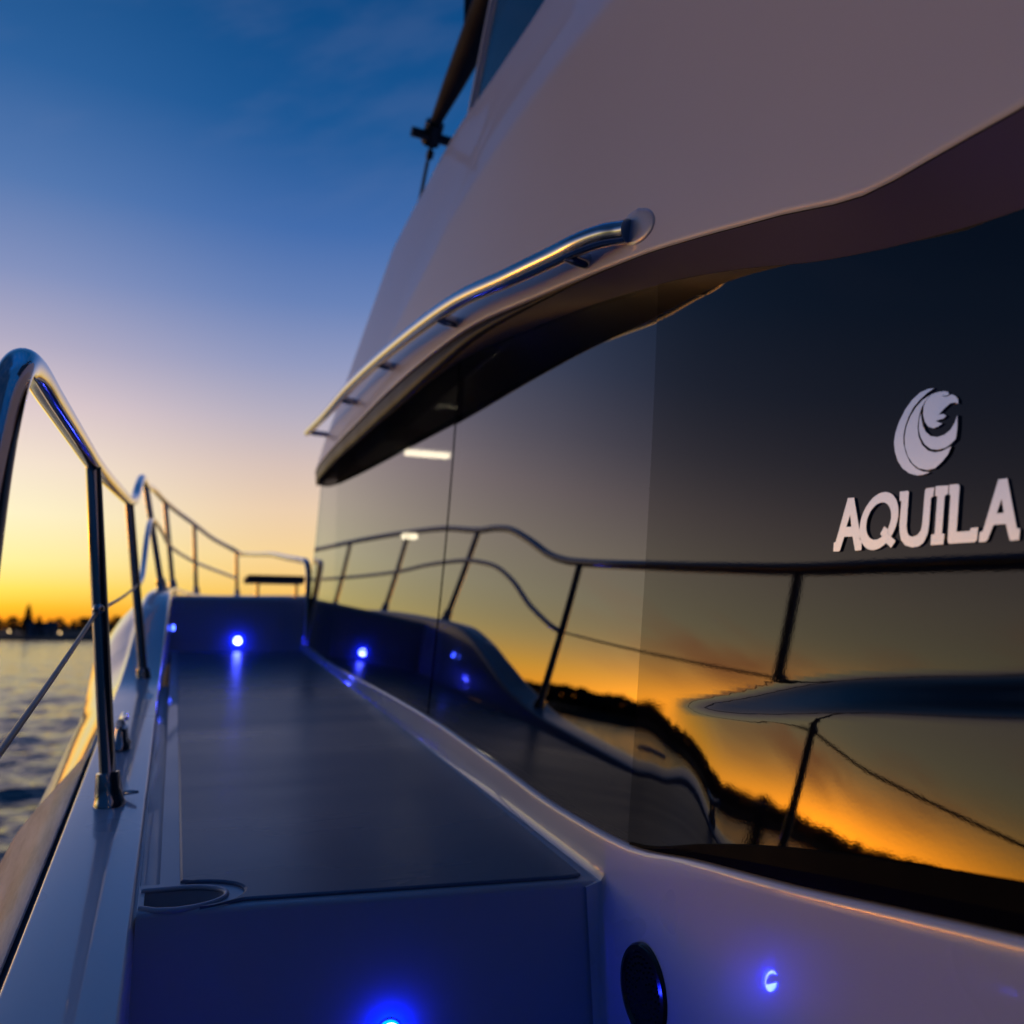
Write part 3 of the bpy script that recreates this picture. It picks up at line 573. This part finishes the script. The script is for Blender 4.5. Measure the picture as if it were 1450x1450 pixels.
# ------------------------------------------------------------------ dusk sky
wd = bpy.data.worlds.new('World'); sc.world = wd; wd.use_nodes = True; nt = wd.node_tree
for n in list(nt.nodes): nt.nodes.remove(n)
L_ = nt.links.new
def mth(op, a, b_=None, c=None):
    n = N(nt, 'ShaderNodeMath', operation=op)
    for i_, v in enumerate((a, b_, c)):
        if v is None: continue
        if isinstance(v, (int, float)): n.inputs[i_].default_value = v
        else: L_(v, n.inputs[i_])
    return n.outputs[0]
def mrange(v, a, b_, c=0., d=1., smooth=True):
    n = N(nt, 'ShaderNodeMapRange', interpolation_type='SMOOTHSTEP' if smooth else 'LINEAR')
    L_(v, n.inputs[0])
    for i_, q in enumerate((a, b_, c, d)): n.inputs[1+i_].default_value = q
    return n.outputs[0]
tc = N(nt, 'ShaderNodeTexCoord'); sep = N(nt, 'ShaderNodeSeparateXYZ'); L_(tc.outputs['Generated'], sep.inputs[0])
el = mth('MULTIPLY', mth('ARCSINE', sep.outputs[2]), 57.2958); ez = mth('MAXIMUM', el, 0.)
hd_ = mth('MULTIPLY', mth('ARCTAN2', sep.outputs[0], sep.outputs[1]), 57.2958)
fac = mth('SQRT', mth('MULTIPLY', ez, 1/60.))
def lin(c): return tuple(((v/255)/12.92 if v/255 <= .04045 else ((v/255+.055)/1.055)**2.4) for v in c)
def ramp(stops):
    r = N(nt, 'ShaderNodeValToRGB'); cr = r.color_ramp
    while len(cr.elements) > 1: cr.elements.remove(cr.elements[-1])
    for i_, (e_, c) in enumerate(stops):
        p = math.sqrt(min(e_, 60)/60.); q = cr.elements[0] if i_ == 0 else cr.elements.new(p)
        q.position = p; q.color = (*lin(c), 1)
    L_(fac, r.inputs[0]); return r.outputs[0]
A = ramp([(0, (240, 130, 12)), (.9, (248, 150, 14)), (1.6, (253, 188, 40)), (2.6, (255, 222, 92)), (4.2, (255, 240, 158)), (7, (255, 243, 200)), (10, (246, 228, 208)), (13.5, (222, 202, 205)), (17, (178, 172, 196)), (21, (132, 146, 190)), (26, (84, 120, 176)), (32, (44, 96, 156)), (40, (14, 74, 130)), (60, (16, 88, 166))])
B = ramp([(0, (236, 150, 50)), (1.2, (246, 178, 66)), (2.8, (250, 200, 108)), (5, (248, 212, 150)), (8, (236, 206, 174)), (11, (214, 192, 184)), (14, (184, 176, 192)), (17.5, (146, 154, 192)), (21.5, (104, 130, 184)), (26, (66, 108, 172)), (32, (26, 86, 148)), (40, (4, 70, 128)), (60, (16, 88, 166))])
C = ramp([(0, (10, 30, 50)), (12, (10, 38, 74)), (28, (6, 46, 92)), (45, (6, 60, 116)), (60, (12, 74, 136))])
def mixc(f, a, b_, t='MIX'):
    n = N(nt, 'ShaderNodeMix', data_type='RGBA', blend_type=t, clamp_factor=False)
    if isinstance(f, (int, float)): n.inputs[0].default_value = f
    else: L_(f, n.inputs[0])
    for i_, v in ((6, a), (7, b_)):
        if isinstance(v, tuple): n.inputs[i_].default_value = (*v, 1)
        else: L_(v, n.inputs[i_])
    return n.outputs[2]
sky = mixc(mrange(hd_, 8., -11.), B, A)
dh = mth('MAXIMUM', mth('ADD', hd_, 42.), mth('MULTIPLY', mth('ADD', hd_, 42.), -1.9))
sky = mixc(mrange(dh, 58., 105.), sky, C)
sky = mixc(mth('MULTIPLY', mth('MULTIPLY', mrange(hd_, -16., -34.), mth('MULTIPLY', mrange(el, 8., 22.), mrange(el, 86., 76.))), .40), sky, (.004, .012, .034))
# unseen port sky dimmed to darken reflections, then afterglow where the sun went down
sky = mixc(mth('MULTIPLY', mth('MULTIPLY', mrange(hd_, -16., -34.), mth('MULTIPLY', mrange(el, 28., 40.), mrange(el, 86., 76.))), .62), sky, (.004, .012, .034))
def glow(h0, w, sc_, col):
    global sky
    dg = mth('MULTIPLY', mth('ADD', hd_, -h0), 1/w); de = mth('MULTIPLY', ez, 1/sc_)
    g = mth('EXPONENT', mth('MULTIPLY', mth('ADD', mth('MULTIPLY', dg, dg), mth('MULTIPLY', de, de)), -1.))
    sky = mixc(g, sky, col, 'ADD'); return mth('EXPONENT', mth('MULTIPLY', mth('MULTIPLY', dg, dg), -1.))
g1 = glow(-40., 17., 3.2, (8.5, 2.9, .03))
glow(-42., 9., 2.9, (24., 6., .01))
de3 = mth('MULTIPLY', ez, 1/9.); g3 = mth('MULTIPLY', g1, mth('EXPONENT', mth('MULTIPLY', mth('MULTIPLY', de3, de3), -1.)))
sky = mixc(g3, sky, (.75, .54, .26), 'ADD')
# thin streaked cloud
cv = N(nt, 'ShaderNodeCombineXYZ'); L_(mth('MULTIPLY', mth('ADD', hd_, mth('MULTIPLY', el, 1.1)), .05), cv.inputs[0]); L_(mth('MULTIPLY', mth('SUBTRACT', el, mth('MULTIPLY', hd_, .35)), .22), cv.inputs[1])
nz = N(nt, 'ShaderNodeTexNoise'); nz.inputs['Scale'].default_value = 1.; nz.inputs['Detail'].default_value = 5; nz.inputs['Roughness'].default_value = .55; L_(cv.outputs[0], nz.inputs['Vector'])
cl = mrange(nz.outputs[0], .44, .68)
low = mth('MULTIPLY', mth('MULTIPLY', mrange(el, 1.5, 5.), mrange(el, 11., 5.)), mth('MULTIPLY', mrange(hd_, -22., -36.), mrange(hd_, -82., -62.)))
sky = mixc(mth('MULTIPLY', mth('MULTIPLY', cl, low), .75), sky, (1.7, .50, .20))
hi = mth('MULTIPLY', mth('MULTIPLY', cl, mrange(el, 22., 32.)), .09)
sky = mixc(hi, sky, lin((132, 140, 176)))
bg = N(nt, 'ShaderNodeBackground'); L_(sky, bg.inputs[0]); bg.inputs[1].default_value = 1.
ns = N(nt, 'ShaderNodeTexSky', sky_type='NISHITA'); ns.sun_disc = False; ns.sun_elevation = math.radians(-1.5); ns.sun_rotation = math.radians(-52)
b2 = N(nt, 'ShaderNodeBackground'); L_(ns.outputs[0], b2.inputs[0]); b2.inputs[1].default_value = .006
ad = N(nt, 'ShaderNodeAddShader'); L_(bg.outputs[0], ad.inputs[0]); L_(b2.outputs[0], ad.inputs[1])
wo = N(nt, 'ShaderNodeOutputWorld'); L_(ad.outputs[0], wo.inputs[0])
# ------------------------------------------------------------------ camera
F = 1200.; YAW = math.radians(21.7); PT = math.atan(172/F)
f_ = Vector((math.sin(YAW)*math.cos(PT), math.cos(YAW)*math.cos(PT), math.sin(PT))); r_ = Vector((math.cos(YAW), -math.sin(YAW), 0)); u_ = r_.cross(f_)
cam = bpy.data.cameras.new('camera'); co = bpy.data.objects.new('camera', cam); COL.objects.link(co)
mw = Matrix((r_, u_, -f_)).transposed().to_4x4(); mw.translation = (0, 0, ZC); co.matrix_world = mw
cam.sensor_width = 36; cam.lens = 36*F/1450; cam.clip_start = .02; cam.clip_end = 6000
cam.dof.use_dof = True; cam.dof.focus_distance = 1.2; cam.dof.aperture_fstop = 3.1
sc.camera = co
sc.view_settings.view_transform = 'Standard'; sc.view_settings.look = 'None'; sc.view_settings.exposure = 0; sc.view_settings.gamma = 1
sc.render.engine = 'CYCLES'; sc.cycles.max_bounces = 12; sc.cycles.glossy_bounces = 8; sc.cycles.transparent_max_bounces = 12; sc.cycles.use_denoising = True
sc.cycles.sample_clamp_indirect = 12; sc.cycles.caustics_reflective = True
